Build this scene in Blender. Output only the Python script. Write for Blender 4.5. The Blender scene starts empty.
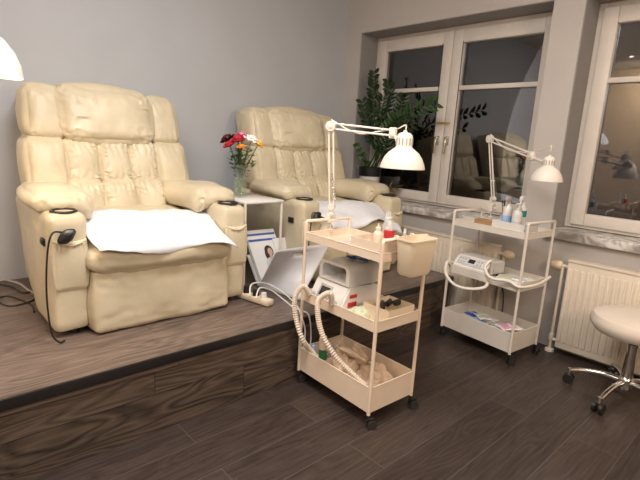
import bpy, bmesh, math, random
from mathutils import Vector, Matrix, noise
random.seed(7)
C = bpy.context.scene.collection
PI = math.pi
# ------------------------------------------------------------------ camera model (for placing by measured rays)
YAW, PITCH, ROLL, FPX, CAMH = math.radians(43.285), math.radians(11.665), math.radians(-3.326), 470.2, 1.2
fw = Vector((math.sin(YAW)*math.cos(PITCH), math.cos(YAW)*math.cos(PITCH), -math.sin(PITCH)))
rt = Vector((math.cos(YAW), -math.sin(YAW), 0)); dn = fw.cross(rt)
rt2 = math.cos(ROLL)*rt + math.sin(ROLL)*dn; dn2 = -math.sin(ROLL)*rt + math.cos(ROLL)*dn
CAM = Vector((0, 0, CAMH))
def ray(x, y): return rt2*((x-320)/FPX) + dn2*((y-240)/FPX) + fw
def hit(x, y, ax, v):
    d = ray(x, y); return CAM + d*((v-CAM[ax])/d[ax])
def dep(x, y, t): return CAM + ray(x, y)*t
# ------------------------------------------------------------------ materials
def nodes(name):
    m = bpy.data.materials.new(name); m.use_nodes = True
    nt = m.node_tree; b = nt.nodes['Principled BSDF']; return m, nt, b
def lk(nt, a, b): nt.links.new(a, b)
def mapped(nt, scale, rot=(0, 0, 0), kind='Object'):
    tc = nt.nodes.new('ShaderNodeTexCoord'); mp = nt.nodes.new('ShaderNodeMapping')
    mp.inputs['Scale'].default_value = scale; mp.inputs['Rotation'].default_value = rot
    lk(nt, tc.outputs[kind], mp.inputs['Vector']); return mp.outputs['Vector']
def ramp(nt, fac, stops):
    r = nt.nodes.new('ShaderNodeValToRGB'); e = r.color_ramp.elements
    while len(e) < len(stops): e.new(.5)
    for el, (p, c) in zip(e, stops): el.position = p; el.color = (*c, 1)
    lk(nt, fac, r.inputs['Fac']); return r.outputs['Color']
def bump(nt, b, h, strength, dist=.002):
    n = nt.nodes.new('ShaderNodeBump'); n.inputs['Strength'].default_value = strength; n.inputs['Distance'].default_value = dist
    lk(nt, h, n.inputs['Height']); lk(nt, n.outputs['Normal'], b.inputs['Normal']); return n
def plain(name, col, rough=.5, metal=0, var=.06, scale=12, bstr=0, alpha=1, trans=0, coat=0, emit=None):
    m, nt, b = nodes(name)
    b.inputs['Roughness'].default_value = rough; b.inputs['Metallic'].default_value = metal
    v = mapped(nt, (scale,)*3); n = nt.nodes.new('ShaderNodeTexNoise'); n.inputs['Scale'].default_value = 1; n.inputs['Detail'].default_value = 5
    lk(nt, v, n.inputs['Vector'])
    c0 = tuple(max(0, c*(1-var)) for c in col); c1 = tuple(min(1, c*(1+var)) for c in col)
    lk(nt, ramp(nt, n.outputs['Fac'], [(.3, c0), (.7, c1)]), b.inputs['Base Color'])
    if bstr: bump(nt, b, n.outputs['Fac'], bstr)
    if alpha < 1: b.inputs['Alpha'].default_value = alpha
    if trans: b.inputs['Transmission Weight'].default_value = trans
    if coat: b.inputs['Coat Weight'].default_value = coat
    if emit: b.inputs['Emission Color'].default_value = (*emit[0], 1); b.inputs['Emission Strength'].default_value = emit[1]
    return m
def wood(name, dark, light, pw=.19, pl=1.3, gap=(.012, .008, .007), rough=.45, axis='x', grain=1.0):
    m, nt, b = nodes(name)
    rot = (0, 0, 0) if axis == 'x' else (PI/2, 0, 0)
    v = mapped(nt, (1, 1, 1), rot)
    br = nt.nodes.new('ShaderNodeTexBrick'); br.offset = .37; br.offset_frequency = 2
    br.inputs['Scale'].default_value = 1; br.inputs['Brick Width'].default_value = pl; br.inputs['Row Height'].default_value = pw
    br.inputs['Mortar Size'].default_value = .0013; br.inputs['Mortar Smooth'].default_value = .2
    br.inputs['Color1'].default_value = (.25, .25, .25, 1); br.inputs['Color2'].default_value = (.8, .8, .8, 1); br.inputs['Mortar'].default_value = (0, 0, 0, 1)
    lk(nt, v, br.inputs['Vector'])
    # grain: per-plank offset + stretched distorted rings
    sc = nt.nodes.new('ShaderNodeVectorMath'); sc.operation = 'MULTIPLY_ADD'
    lk(nt, br.outputs['Color'], sc.inputs[0]); sc.inputs[1].default_value = (7, 5, 3); lk(nt, v, sc.inputs[2])
    st = nt.nodes.new('ShaderNodeMapping'); st.inputs['Scale'].default_value = (1.3, 9, 9); lk(nt, sc.outputs[0], st.inputs['Vector'])
    n1 = nt.nodes.new('ShaderNodeTexNoise'); n1.inputs['Scale'].default_value = .9; n1.inputs['Detail'].default_value = 2; n1.inputs['Distortion'].default_value = .35
    lk(nt, st.outputs[0], n1.inputs['Vector'])
    ml = nt.nodes.new('ShaderNodeMath'); ml.operation = 'MULTIPLY'; ml.inputs[1].default_value = 15; lk(nt, n1.outputs['Fac'], ml.inputs[0])
    fr = nt.nodes.new('ShaderNodeMath'); fr.operation = 'PINGPONG'; fr.inputs[1].default_value = .5; lk(nt, ml.outputs[0], fr.inputs[0])
    st2 = nt.nodes.new('ShaderNodeMapping'); st2.inputs['Scale'].default_value = (4, 90, 90); lk(nt, sc.outputs[0], st2.inputs['Vector'])
    n2 = nt.nodes.new('ShaderNodeTexNoise'); n2.inputs['Scale'].default_value = 1; n2.inputs['Detail'].default_value = 4; lk(nt, st2.outputs[0], n2.inputs['Vector'])
    a = nt.nodes.new('ShaderNodeMath'); a.operation = 'MULTIPLY'; a.inputs[1].default_value = .75*grain; lk(nt, fr.outputs[0], a.inputs[0])
    a2 = nt.nodes.new('ShaderNodeMath'); a2.operation = 'MULTIPLY_ADD'; a2.inputs[1].default_value = .55; lk(nt, n2.outputs['Fac'], a2.inputs[0]); lk(nt, a.outputs[0], a2.inputs[2])
    pc = nt.nodes.new('ShaderNodeMath'); pc.operation = 'MULTIPLY_ADD'; pc.inputs[1].default_value = .35; lk(nt, br.outputs['Color'], pc.inputs[0]); lk(nt, a2.outputs[0], pc.inputs[2])
    col = ramp(nt, pc.outputs[0], [(.3, dark), (1.0, light)])
    mx = nt.nodes.new('ShaderNodeMixRGB'); lk(nt, br.outputs['Fac'], mx.inputs['Fac']); lk(nt, col, mx.inputs['Color1']); mx.inputs['Color2'].default_value = (*gap, 1)
    lk(nt, mx.outputs['Color'], b.inputs['Base Color'])
    b.inputs['Roughness'].default_value = rough
    bump(nt, b, pc.outputs[0], .25, .0015)
    return m
def leather():
    m, nt, b = nodes('cream_leather')
    v = mapped(nt, (1, 1, 1)); n = nt.nodes.new('ShaderNodeTexNoise'); n.inputs['Scale'].default_value = 6; n.inputs['Detail'].default_value = 3; lk(nt, v, n.inputs['Vector'])
    lk(nt, ramp(nt, n.outputs['Fac'], [(.3, (.56, .485, .345)), (.7, (.66, .585, .43))]), b.inputs['Base Color'])
    b.inputs['Roughness'].default_value = .42
    w = nt.nodes.new('ShaderNodeTexNoise'); w.noise_type = 'RIDGED_MULTIFRACTAL'; w.inputs['Scale'].default_value = 5.5; w.inputs['Detail'].default_value = 3; w.inputs['Distortion'].default_value = .8; lk(nt, mapped(nt, (1.5, 1, 1)), w.inputs['Vector'])
    vo = nt.nodes.new('ShaderNodeTexVoronoi'); vo.inputs['Scale'].default_value = 350; lk(nt, v, vo.inputs['Vector'])
    mx = nt.nodes.new('ShaderNodeMath'); mx.operation = 'MULTIPLY_ADD'; mx.inputs[1].default_value = .04; lk(nt, vo.outputs['Distance'], mx.inputs[0]); lk(nt, w.outputs['Fac'], mx.inputs[2])
    bump(nt, b, mx.outputs[0], .9, .007)
    return m
def glasspane():
    m, nt, b = nodes('night_window_glass'); nt.nodes.remove(b)
    out = nt.nodes['Material Output']; g = nt.nodes.new('ShaderNodeBsdfGlossy'); g.inputs['Roughness'].default_value = .015
    n = nt.nodes.new('ShaderNodeTexNoise'); n.inputs['Scale'].default_value = 3; v = mapped(nt, (1, 1, 1)); lk(nt, v, n.inputs['Vector'])
    lk(nt, ramp(nt, n.outputs['Fac'], [(0, (.95, .95, .97)), (1, (1, 1, 1))]), g.inputs['Color'])
    t = nt.nodes.new('ShaderNodeBsdfTransparent'); t.inputs['Color'].default_value = (.8, .82, .85, 1)
    f = nt.nodes.new('ShaderNodeFresnel'); f.inputs['IOR'].default_value = 2.25
    mx = nt.nodes.new('ShaderNodeMixShader'); lk(nt, f.outputs[0], mx.inputs[0]); lk(nt, t.outputs[0], mx.inputs[1]); lk(nt, g.outputs[0], mx.inputs[2]); lk(nt, mx.outputs[0], out.inputs['Surface'])
    return m
def marble():
    m, nt, b = nodes('sill_marble'); v = mapped(nt, (5, 5, 5)); n = nt.nodes.new('ShaderNodeTexNoise'); n.inputs['Scale'].default_value = 2; n.inputs['Detail'].default_value = 9; n.inputs['Distortion'].default_value = 1.5
    lk(nt, v, n.inputs['Vector']); lk(nt, ramp(nt, n.outputs['Fac'], [(.35, (.30, .28, .27)), (.5, (.55, .52, .5)), (.6, (.78, .76, .74))]), b.inputs['Base Color']); b.inputs['Roughness'].default_value = .3
    return m
M = dict(
 wall=plain('grey_wall_paint', (.49, .51, .55), .85, var=.03, scale=3, bstr=.05),
 wall2=plain('warm_grey_wall_paint', (.52, .49, .475), .85, var=.03, scale=3, bstr=.05),
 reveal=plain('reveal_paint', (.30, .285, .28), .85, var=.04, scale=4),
 back=plain('beige_wall_paint', (.50, .41, .33), .85, var=.04, scale=3),
 ceil=plain('ceiling_paint', (.75, .72, .68), .9, var=.02),
 floor=wood('dark_floor_planks', (.022, .015, .013), (.095, .070, .060), rough=.38, grain=.45, gap=(.10, .09, .085)),
 plat=wood('platform_planks', (.055, .038, .032), (.27, .205, .170), rough=.42, grain=.75, gap=(.05, .04, .035)),
 riser=wood('riser_planks', (.020, .014, .011), (.15, .108, .080), pw=.17, pl=1.15, rough=.5, axis='z', grain=1.1),
 nosing=plain('black_nosing', (.014, .012, .012), .35),
 leather=leather(),
 seam=plain('seam_shadow', (.25, .19, .12), .7),
 towel=plain('white_disposable_sheet', (.76, .77, .82), .8, var=.02, scale=30, bstr=.2),
 blackp=plain('black_plastic', (.015, .015, .016), .35),
 rubber=plain('dark_rubber', (.03, .028, .027), .5),
 white=plain('white_powder_coat', (.74, .69, .63), .45, var=.03),
 cream=plain('cream_powder_coat', (.80, .66, .53), .45, var=.03),
 creamp=plain('cream_plastic', (.78, .66, .50), .4, var=.02),
 whitep=plain('white_plastic', (.78, .76, .74), .35, var=.02),
 lampw=plain('white_lamp_enamel', (.80, .73, .65), .35, var=.02),
 winframe=plain('white_window_frame', (.72, .67, .62), .4, var=.03),
 glass=glasspane(), marble=marble(),
 rad=plain('radiator_enamel', (.76, .68, .57), .4, var=.03),
 chrome=plain('chrome', (.72, .70, .68), .15, 1, var=.02),
 stool=plain('stool_vinyl', (.74, .66, .58), .45, var=.03),
 clear=plain('clear_plastic', (.9, .93, .95), .08, alpha=.28, var=.01),
 vglass=plain('vase_glass', (.75, .82, .76), .03, alpha=.07, var=.01),
 water=plain('vase_water', (.16, .26, .05), .05, alpha=.18),
 tglass=plain('table_top_white', (.75, .74, .73), .2, var=.02),
 green=plain('stem_green', (.12, .20, .06), .5, var=.3),
 zz=plain('dark_glossy_leaf', (.012, .032, .010), .38, var=.45, scale=20),
 zz2=plain('fresh_leaf', (.030, .075, .020), .4, var=.35, scale=20),
 dry=plain('drooping_dry_leaf', (.16, .13, .06), .6, var=.4, scale=20),
 soil=plain('potting_soil', (.03, .02, .015), .9, bstr=.5, scale=60),
 basket=plain('woven_basket', (.25, .18, .12), .7, var=.4, scale=60, bstr=.6),
 red=plain('red_label', (.55, .03, .04), .4), dred=plain('maroon_petal', (.10, .015, .015), .6, var=.3),
 rpet=plain('red_petal', (.42, .015, .03), .5, var=.25), ppet=plain('pink_petal', (.80, .30, .42), .5, var=.15),
 wpet=plain('white_petal', (.85, .82, .78), .6, var=.06), opet=plain('orange_petal', (.75, .28, .02), .5, var=.2), ypet=plain('yellow_petal', (.85, .50, .03), .5, var=.15),
 blue=plain('blue_print', (.05, .12, .45), .4), teal=plain('teal_print', (.02, .28, .27), .4), lblue=plain('light_blue', (.35, .55, .85), .5),
 pink=plain('pink_print', (.75, .35, .5), .5), paper=plain('white_paper', (.80, .80, .80), .6, var=.02), greyp=plain('grey_plastic', (.42, .40, .38), .4),
 lgrey=plain('light_grey_print', (.60, .62, .66), .5), skin=plain('printed_skin', (.62, .42, .33), .6), hair=plain('printed_hair', (.05, .03, .025), .6),
 screen=plain('dark_screen', (.03, .03, .035), .12), hose=plain('beige_hose', (.72, .62, .52), .45), hosew=plain('white_hose', (.78, .74, .68), .4),
 cloth=plain('beige_cloth', (.60, .47, .36), .85, var=.12, scale=25, bstr=.3), greenb=plain('green_bottle', (.02, .14, .06), .3), cork=plain('light_brown_wood', (.42, .25, .12), .6, var=.2, scale=40),
 rack=plain('white_laminate', (.60, .59, .60), .4, var=.02), tissue=plain('pale_green_tissue', (.62, .66, .48), .8, var=.15), brass=plain('brass', (.75, .58, .32), .25, 1),
 bulb=plain('lamp_inner_glow', (1, .9, .75), .5, emit=((1, .82, .6), 1.5)), desk=plain('dark_desk', (.05, .045, .045), .4), spotm=plain('spot_glow', (1, 1, 1), .5, emit=((1, .85, .65), 14)),
)
# ------------------------------------------------------------------ mesh building
class MB:
    def __init__(s): s.bm = bmesh.new()
    def _xf(s, vs, mat):
        for v in vs: v.co = mat @ v.co
    def box(s, c, sz, bev=0, rot=(0, 0, 0), seg=2):
        r = bmesh.ops.create_cube(s.bm, size=1); vs = r['verts']
        for v in vs: v.co = Vector((v.co.x*sz[0], v.co.y*sz[1], v.co.z*sz[2]))
        if bev:
            es = list({e for v in vs for e in v.link_edges})
            q = bmesh.ops.bevel(s.bm, geom=es, offset=bev, segments=seg, profile=.5, affect='EDGES')
            vs = list({v for f in q['faces'] for v in f.verts} | {v for v in vs if v.is_valid})
        from mathutils import Euler
        s._xf(vs, Matrix.Translation(c) @ Euler(rot).to_matrix().to_4x4()); return s
    def lathe(s, prof, c=(0, 0, 0), seg=28, mat=None, cap=True):
        rings = []
        mt = mat or Matrix.Identity(4)
        for r, z in prof:
            rings.append([s.bm.verts.new(Vector(c) + (mt @ Vector((r*math.cos(2*PI*k/seg), r*math.sin(2*PI*k/seg), z)))) for k in range(seg)])
        for a, b in zip(rings, rings[1:]):
            for k in range(seg): s.bm.faces.new((a[k], a[(k+1) % seg], b[(k+1) % seg], b[k]))
        if cap:
            if prof[0][0] > 1e-4: s.bm.faces.new(rings[0][::-1])
            if prof[-1][0] > 1e-4: s.bm.faces.new(rings[-1])
        return s
    def cyl(s, a, b, r, r2=None, seg=14):
        a, b = Vector(a), Vector(b); d = b-a; q = d.to_track_quat('Z', 'Y').to_matrix().to_4x4()
        return s.lathe([(r, 0), (r if r2 is None else r2, d.length)], a, seg, q)
    def tube(s, pts, r, seg=8, smooth=True, close=False, rf=None, n=8):
        P = [Vector(p) for p in pts]
        if smooth and len(P) > 2:
            Q = []
            for i in range(len(P)-1):
                p0 = P[max(i-1, 0)]; p1 = P[i]; p2 = P[i+1]; p3 = P[min(i+2, len(P)-1)]
                for k in range(n):
                    t = k/n; Q.append(.5*((2*p1)+(p2-p0)*t+(2*p0-5*p1+4*p2-p3)*t*t+(-p0+3*p1-3*p2+p3)*t**3))
            Q.append(P[-1]); P = Q
        rings = []; up = Vector((0, 0, 1)); prev = None
        for i, p in enumerate(P):
            t = (P[min(i+1, len(P)-1)]-P[max(i-1, 0)]).normalized()
            if prev is None:
                a = t.cross(up if abs(t.z) < .9 else Vector((1, 0, 0))).normalized()
            else: a = (prev - t*prev.dot(t)).normalized()
            prev = a; b = t.cross(a); rr = r if rf is None else r*rf(i/(len(P)-1), i)
            rings.append([s.bm.verts.new(p + (a*math.cos(2*PI*k/seg)+b*math.sin(2*PI*k/seg))*rr) for k in range(seg)])
        for a, b in zip(rings, rings[1:]):
            for k in range(seg): s.bm.faces.new((a[k], a[(k+1) % seg], b[(k+1) % seg], b[k]))
        s.bm.faces.new(rings[0][::-1]); s.bm.faces.new(rings[-1]); return s
    def puff(s, c, sz, rad=.5, bulge=0, n=12, fn=None, amp=0, seed=0, freq=9, gx=0, gz=0, gf=190):
        """rounded cushion: c centre, sz half sizes, rad corner share, bulge outward on faces"""
        idx = {}; h = Vector(sz); start = []
        def vert(p):
            k = tuple(round(x, 5) for x in p)
            if k in idx: return idx[k]
            u = Vector(p); m = min(h)*rad
            q = Vector((u.x*h.x, u.y*h.y, u.z*h.z)); inner = Vector([max(-(h[i]-m), min(h[i]-m, q[i])) for i in range(3)])
            d = q-inner
            if d.length > 1e-9:
                # snap to rounded shell
                d = d.normalized()*m if max(abs(u.x), abs(u.y), abs(u.z)) > .999 else d
            q = inner+d; nrm = d.normalized() if d.length > 1e-9 else Vector((0, 0, 0))
            f = [(1-u[i]**2) for i in range(3)]
            b = Vector((math.copysign(f[1]*f[2], u.x)*(abs(u.x)**3), math.copysign(f[0]*f[2], u.y)*(abs(u.y)**3), math.copysign(f[0]*f[1], u.z)*(abs(u.z)**3)))
            q += b*bulge
            if amp:
                w = noise.noise(Vector((q.x*freq+seed*3.1, q.y*freq, q.z*freq)))
                q += nrm*amp*w*1.2
            if (gx or gz) and abs(u.y) > .3:
                w = noise.noise(Vector((q.x*16+seed*7, q.z*16, seed)))
                ex = max(0, abs(u.x)-.1)**1.1*(1-u.x**8*.7); ez = max(0, abs(u.z)-.1)**1.1*(1-u.z**8*.7)
                q.y += math.copysign(1, u.y)*(gx*ex*math.sin(q.z*gf+u.x*2.5*math.copysign(1,u.x)+9*w)*(.6+.8*abs(w)*2) + gz*ez*math.sin(q.x*gf+u.z*1.5+5*w+seed))
            if fn: q = fn(q, u)
            v = s.bm.verts.new(q+Vector(c)); idx[k] = v; return v
        L = [-1+2*i/n for i in range(n+1)]
        # denser near corners
        L = [math.copysign(abs(x)**.8, x) for x in L]
        for ax in range(3):
            for sg in (-1, 1):
                for i in range(n):
                    for j in range(n):
                        qs = []
                        for a, b in ((L[i], L[j]), (L[i+1], L[j]), (L[i+1], L[j+1]), (L[i], L[j+1])):
                            p = [0, 0, 0]; p[ax] = sg; p[(ax+1) % 3] = a; p[(ax+2) % 3] = b; qs.append(vert(p))
                        if sg < 0: qs = qs[::-1]
                        try: s.bm.faces.new(qs)
                        except ValueError: pass
        return s
    def poly(s, pts, th=0, nrm=None):
        vs = [s.bm.verts.new(p) for p in pts]; f = s.bm.faces.new(vs)
        if th:
            n = nrm or f.normal
            s.bm.normal_update(); n = Vector(nrm) if nrm else f.normal.copy()
            r = bmesh.ops.extrude_face_region(s.bm, geom=[f])
            for v in r['geom']:
                if isinstance(v, bmesh.types.BMVert): v.co += n*th
        return s
    def grid(s, fn, nu, nv, th=0):
        V = [[s.bm.verts.new(fn(i/nu, j/nv)) for j in range(nv+1)] for i in range(nu+1)]
        for i in range(nu):
            for j in range(nv): s.bm.faces.new((V[i][j], V[i+1][j], V[i+1][j+1], V[i][j+1]))
        return s
def part(name, mb, mat, parent=None, smooth=True, solid=0, loc=None, rot=None, sub=0):
    me = bpy.data.meshes.new(name); bm = mb.bm
    bmesh.ops.recalc_face_normals(bm, faces=bm.faces)
    bm.to_mesh(me); bm.free(); me.materials.append(M[mat] if isinstance(mat, str) else mat)
    if smooth:
        for p in me.polygons: p.use_smooth = True
        try: me.set_sharp_from_angle(angle=math.radians(38))
        except Exception: pass
    o = bpy.data.objects.new(name, me); C.objects.link(o)
    if parent: o.parent = parent
    if loc is not None: o.location = loc
    if rot is not None: o.rotation_euler = rot
    if solid:
        md = o.modifiers.new('Solidify', 'SOLIDIFY'); md.thickness = solid; md.offset = 0
    if sub:
        md = o.modifiers.new('Subsurf', 'SUBSURF'); md.levels = sub; md.render_levels = sub
    return o
def tag(o, label=None, cat=None, group=None, kind=None):
    if label: o['label'] = label
    if cat: o['category'] = cat
    if group: o['group'] = group
    if kind: o['kind'] = kind
    return o
def thing(name, label, cat, loc=(0, 0, 0), rz=0, group=None):
    o = bpy.data.objects.new(name, None); o.empty_display_size = .1; C.objects.link(o); o.location = loc; o.rotation_euler = (0, 0, rz)
    return tag(o, label, cat, group)
def copy_tree(o, parent=None):
    c = o.copy(); C.objects.link(c)
    if parent: c.parent = parent
    for ch in list(o.children): copy_tree(ch, c)
    return c
def struct(name, mb, mat, parent=None, smooth=False):
    o = part(name, mb, mat, parent, smooth)
    if not parent: o['kind'] = 'structure'
    return o
# ------------------------------------------------------------------ room shell
XW, YW, ZC, ZP, YP, XPE = 3.06, 3.06, 2.62, .337, 1.673, 2.87
X0, Y0 = -2.3, -2.6
struct('floor', MB().box(((X0+XW)/2+.1, (Y0+YW)/2+.1, -.05), (XW-X0+.6, YW-Y0+.6, .1)), 'floor')
pt = thing('platform', None, None); pt['kind'] = 'structure'
part('deck', MB().box(((X0+XPE)/2, (YP+YW)/2, ZP-.03), (XPE-X0, YW-YP, .06)), 'plat', pt, False)
part('riser', MB().box(((X0+XPE)/2, (YP+YW)/2+.006, (ZP-.06)/2), (XPE-X0-.012, YW-YP-.012, ZP-.06)), 'riser', pt, False)
nb = MB(); nb.box(((X0+XPE)/2, YP-.004, ZP-.020), (XPE-X0+.008, .012, .042), .003); nb.box((XPE+.004, (YP+YW)/2, ZP-.020), (.012, YW-YP, .042), .003)
part('edge_strip', nb, 'nosing', pt)
struct('wall_left', MB().box(((X0+XW)/2+.15, YW+.05, ZC/2), (XW-X0+.5, .1, ZC)), 'wall')
# window wall with two recesses
R1 = (1.325, 2.893, .755, 2.116); R2 = (-.45, 1.145, .755, 2.116); XR = 3.285
wm = MB()
def wb(y0, y1, z0, z1, x0=XW, x1=XW+.36): wm.box(((x0+x1)/2, (y0+y1)/2, (z0+z1)/2), (x1-x0, y1-y0, z1-z0))
wb(R1[1], YW, 0, ZC); wb(R2[1], R1[0], 0, ZC); wb(Y0-.1, R2[0], 0, ZC)
wb(R1[0], R1[1], R1[3], ZC); wb(R2[0], R2[1], R2[3], ZC); wb(R1[0], R1[1], 0, .70); wb(R2[0], R2[1], 0, .70)
struct('wall_right', wm, 'wall2')
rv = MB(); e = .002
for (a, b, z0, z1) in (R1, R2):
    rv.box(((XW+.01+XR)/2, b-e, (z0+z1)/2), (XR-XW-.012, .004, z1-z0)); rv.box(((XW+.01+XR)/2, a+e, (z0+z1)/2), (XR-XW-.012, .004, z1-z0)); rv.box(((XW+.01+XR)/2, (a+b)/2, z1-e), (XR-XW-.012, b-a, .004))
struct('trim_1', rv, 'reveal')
struct('wall_back', MB().box(((X0+XW)/2+.15, Y0-.05, ZC/2), (XW-X0+.5, .1, ZC)), 'back')
struct('wall_front', MB().box((X0-.05, (Y0+YW)/2, ZC/2), (.1, YW-Y0, ZC)), 'back')
struct('ceiling', MB().box(((X0+XW)/2+.15, (Y0+YW)/2, ZC+.05), (XW-X0+.6, YW-Y0+.3, .1)), 'ceil')
def window(name, y0, y1, yc, z0=.757, z1=2.112, glassm=None):
    w = thing(name, None, None, (0, 0, 0)); w['kind'] = 'structure'
    fx = XR+.02
    f = MB(); t = .045
    def bar(mb, ya, yb, za, zb, x=fx, d=.06, bv=.004): mb.box((x, (ya+yb)/2, (za+zb)/2), (d, abs(yb-ya), zb-za), bv)
    bar(f, y0, y0+t, z0, z1); bar(f, y1-t, y1, z0, z1); bar(f, y0+t, y1-t, z0, z0+t*.6); bar(f, y0+t, y1-t, z1-t, z1)
    part('window_frame', f, 'winframe', w)
    for (a, b, side) in ((y0+t*.8, yc-.002, -1), (yc+.002, y1-t*.8, 1)):
        s = MB(); ww = .082; zb, zt = z0+.022, z1-.03
        bar(s, a, a+ww, zb, zt, fx-.025, .05, .006); bar(s, b-ww, b, zb, zt, fx-.025, .05, .006)
        bar(s, a+ww, b-ww, zb, zb+.075, fx-.025, .048, .006); bar(s, a+ww, b-ww, zt-.095, zt, fx-.025, .048, .006)
        so = part('sash', s, 'winframe', w)
        part('glazing_bar', MB().box((fx-.03, (a+b)/2, 1.665), (.03, b-a-2*ww, .032), .004), 'winframe', so)
        part('pane', MB().box((fx-.012, (a+b)/2, (zb+zt)/2), (.004, b-a-2*ww+.01, zt-zb-.16)), 'glass', so, False)
        hy = (b-.042) if side < 0 else (a+.042)
        h = MB(); h.box((fx-.053, hy, 1.27), (.008, .026, .07), .003); h.cyl((fx-.05, hy, 1.29), (fx-.085, hy, 1.29), .008); h.box((fx-.087, hy, 1.235), (.014, .019, .13), .005)
        part('handle', h, 'chrome', so)
        # rebate seal line
        sl = MB(); sl.box((fx-.0515, a+ww+.004 if side > 0 else b-ww-.004, (zb+zt)/2), (.003, .004, zt-zb-.17)); part('glazing_seal', sl, 'rubber', so)
    sb = MB(); sb.box((fx-.06, yc, 1.405), (.014, .11, .016), .004); sb.cyl((fx-.05, yc+.05, 1.405), (fx-.078, yc+.05, 1.405), .008)
    part('latch', sb, 'brass', w)
    return w
window('window_1', R1[0]+.003, R1[1]-.003, 2.122)
window('window_2', R2[0]+.003, R2[1]-.003, .347)
# sills
for nm, (a, b, _, _) in (('trim_2', R1), ('trim_3', R2)):
    struct(nm, MB().box(((XW-.045+XR)/2, (a+b)/2, .728), (XR-XW+.045, b-a+.06, .052), .006), 'marble', smooth=True)
# outside night facade (dim)
# ------------------------------------------------------------------ radiators
def radiator(y0, y1, z0, z1, label, valve_side):
    x0, x1 = XW-.105, XW-.03
    t = thing('radiator', label, 'radiator', ((x0+x1)/2, (y0+y1)/2, z0), 0); L = y1-y0; H = z1-z0
    b = MB(); b.box((0, 0, H/2), (x1-x0-.014, L, H), .006)
    part('panel', b, 'rad', t)
    n = int(L/.0345); r = MB()
    for k in range(n):
        y = -L/2 + (k+.5)*L/n
        r.box((-(x1-x0)/2+.006, y, H/2), (.012, .0225, H-.085), .0055, seg=2)
    part('ribs', r, 'rad', t)
    g = MB(); g.box((0, 0, H+.004), (x1-x0-.004, L+.006, .012), .002)
    for k in range(int(L/.02)): g.box((0, -L/2+.01+k*.02, H+.011), (.05, .008, .003))
    part('top_grille', g, 'rad', t)
    p = MB(); s = valve_side; yy = s*(L/2+.035)
    p.cyl((0, yy, -z0), (0, yy, H-.03), .009); p.cyl((0, s*L/2, H-.04), (0, yy, H-.04), .011); p.cyl((0, s*L/2, .035), (0, yy, .035), .010)
    p.lathe([(.028, 0), (.026, .014), (.011, .018)], (0, yy, -z0)); p.box((0, yy, .05), (.026, .026, .05), .006)
    part('pipe', p, 'rad', t)
    v = MB(); v.lathe([(.008, 0), (.024, .006), (.028, .02), (.026, .055), (.015, .07), (0, .071)], (0, yy-.002*s, H-.04), mat=Matrix.Rotation(PI/2*(-s), 4, 'X'))
    part('thermostat', v, 'creamp', t)
    for yb in (-L/2+.15, L/2-.15): part('wall_bracket', MB().box(((x1-x0)/2+.005, yb, H*.5), (.022, .03, H*.6), .002), 'rad', t)
radiator(-.42, .975, .045, .592, 'cream ribbed radiator beside the rolling stool, under the right-hand window', 1)
radiator(1.42, 2.72, .045, .585, 'cream ribbed radiator under the left window, behind the two carts', -1)
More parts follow.
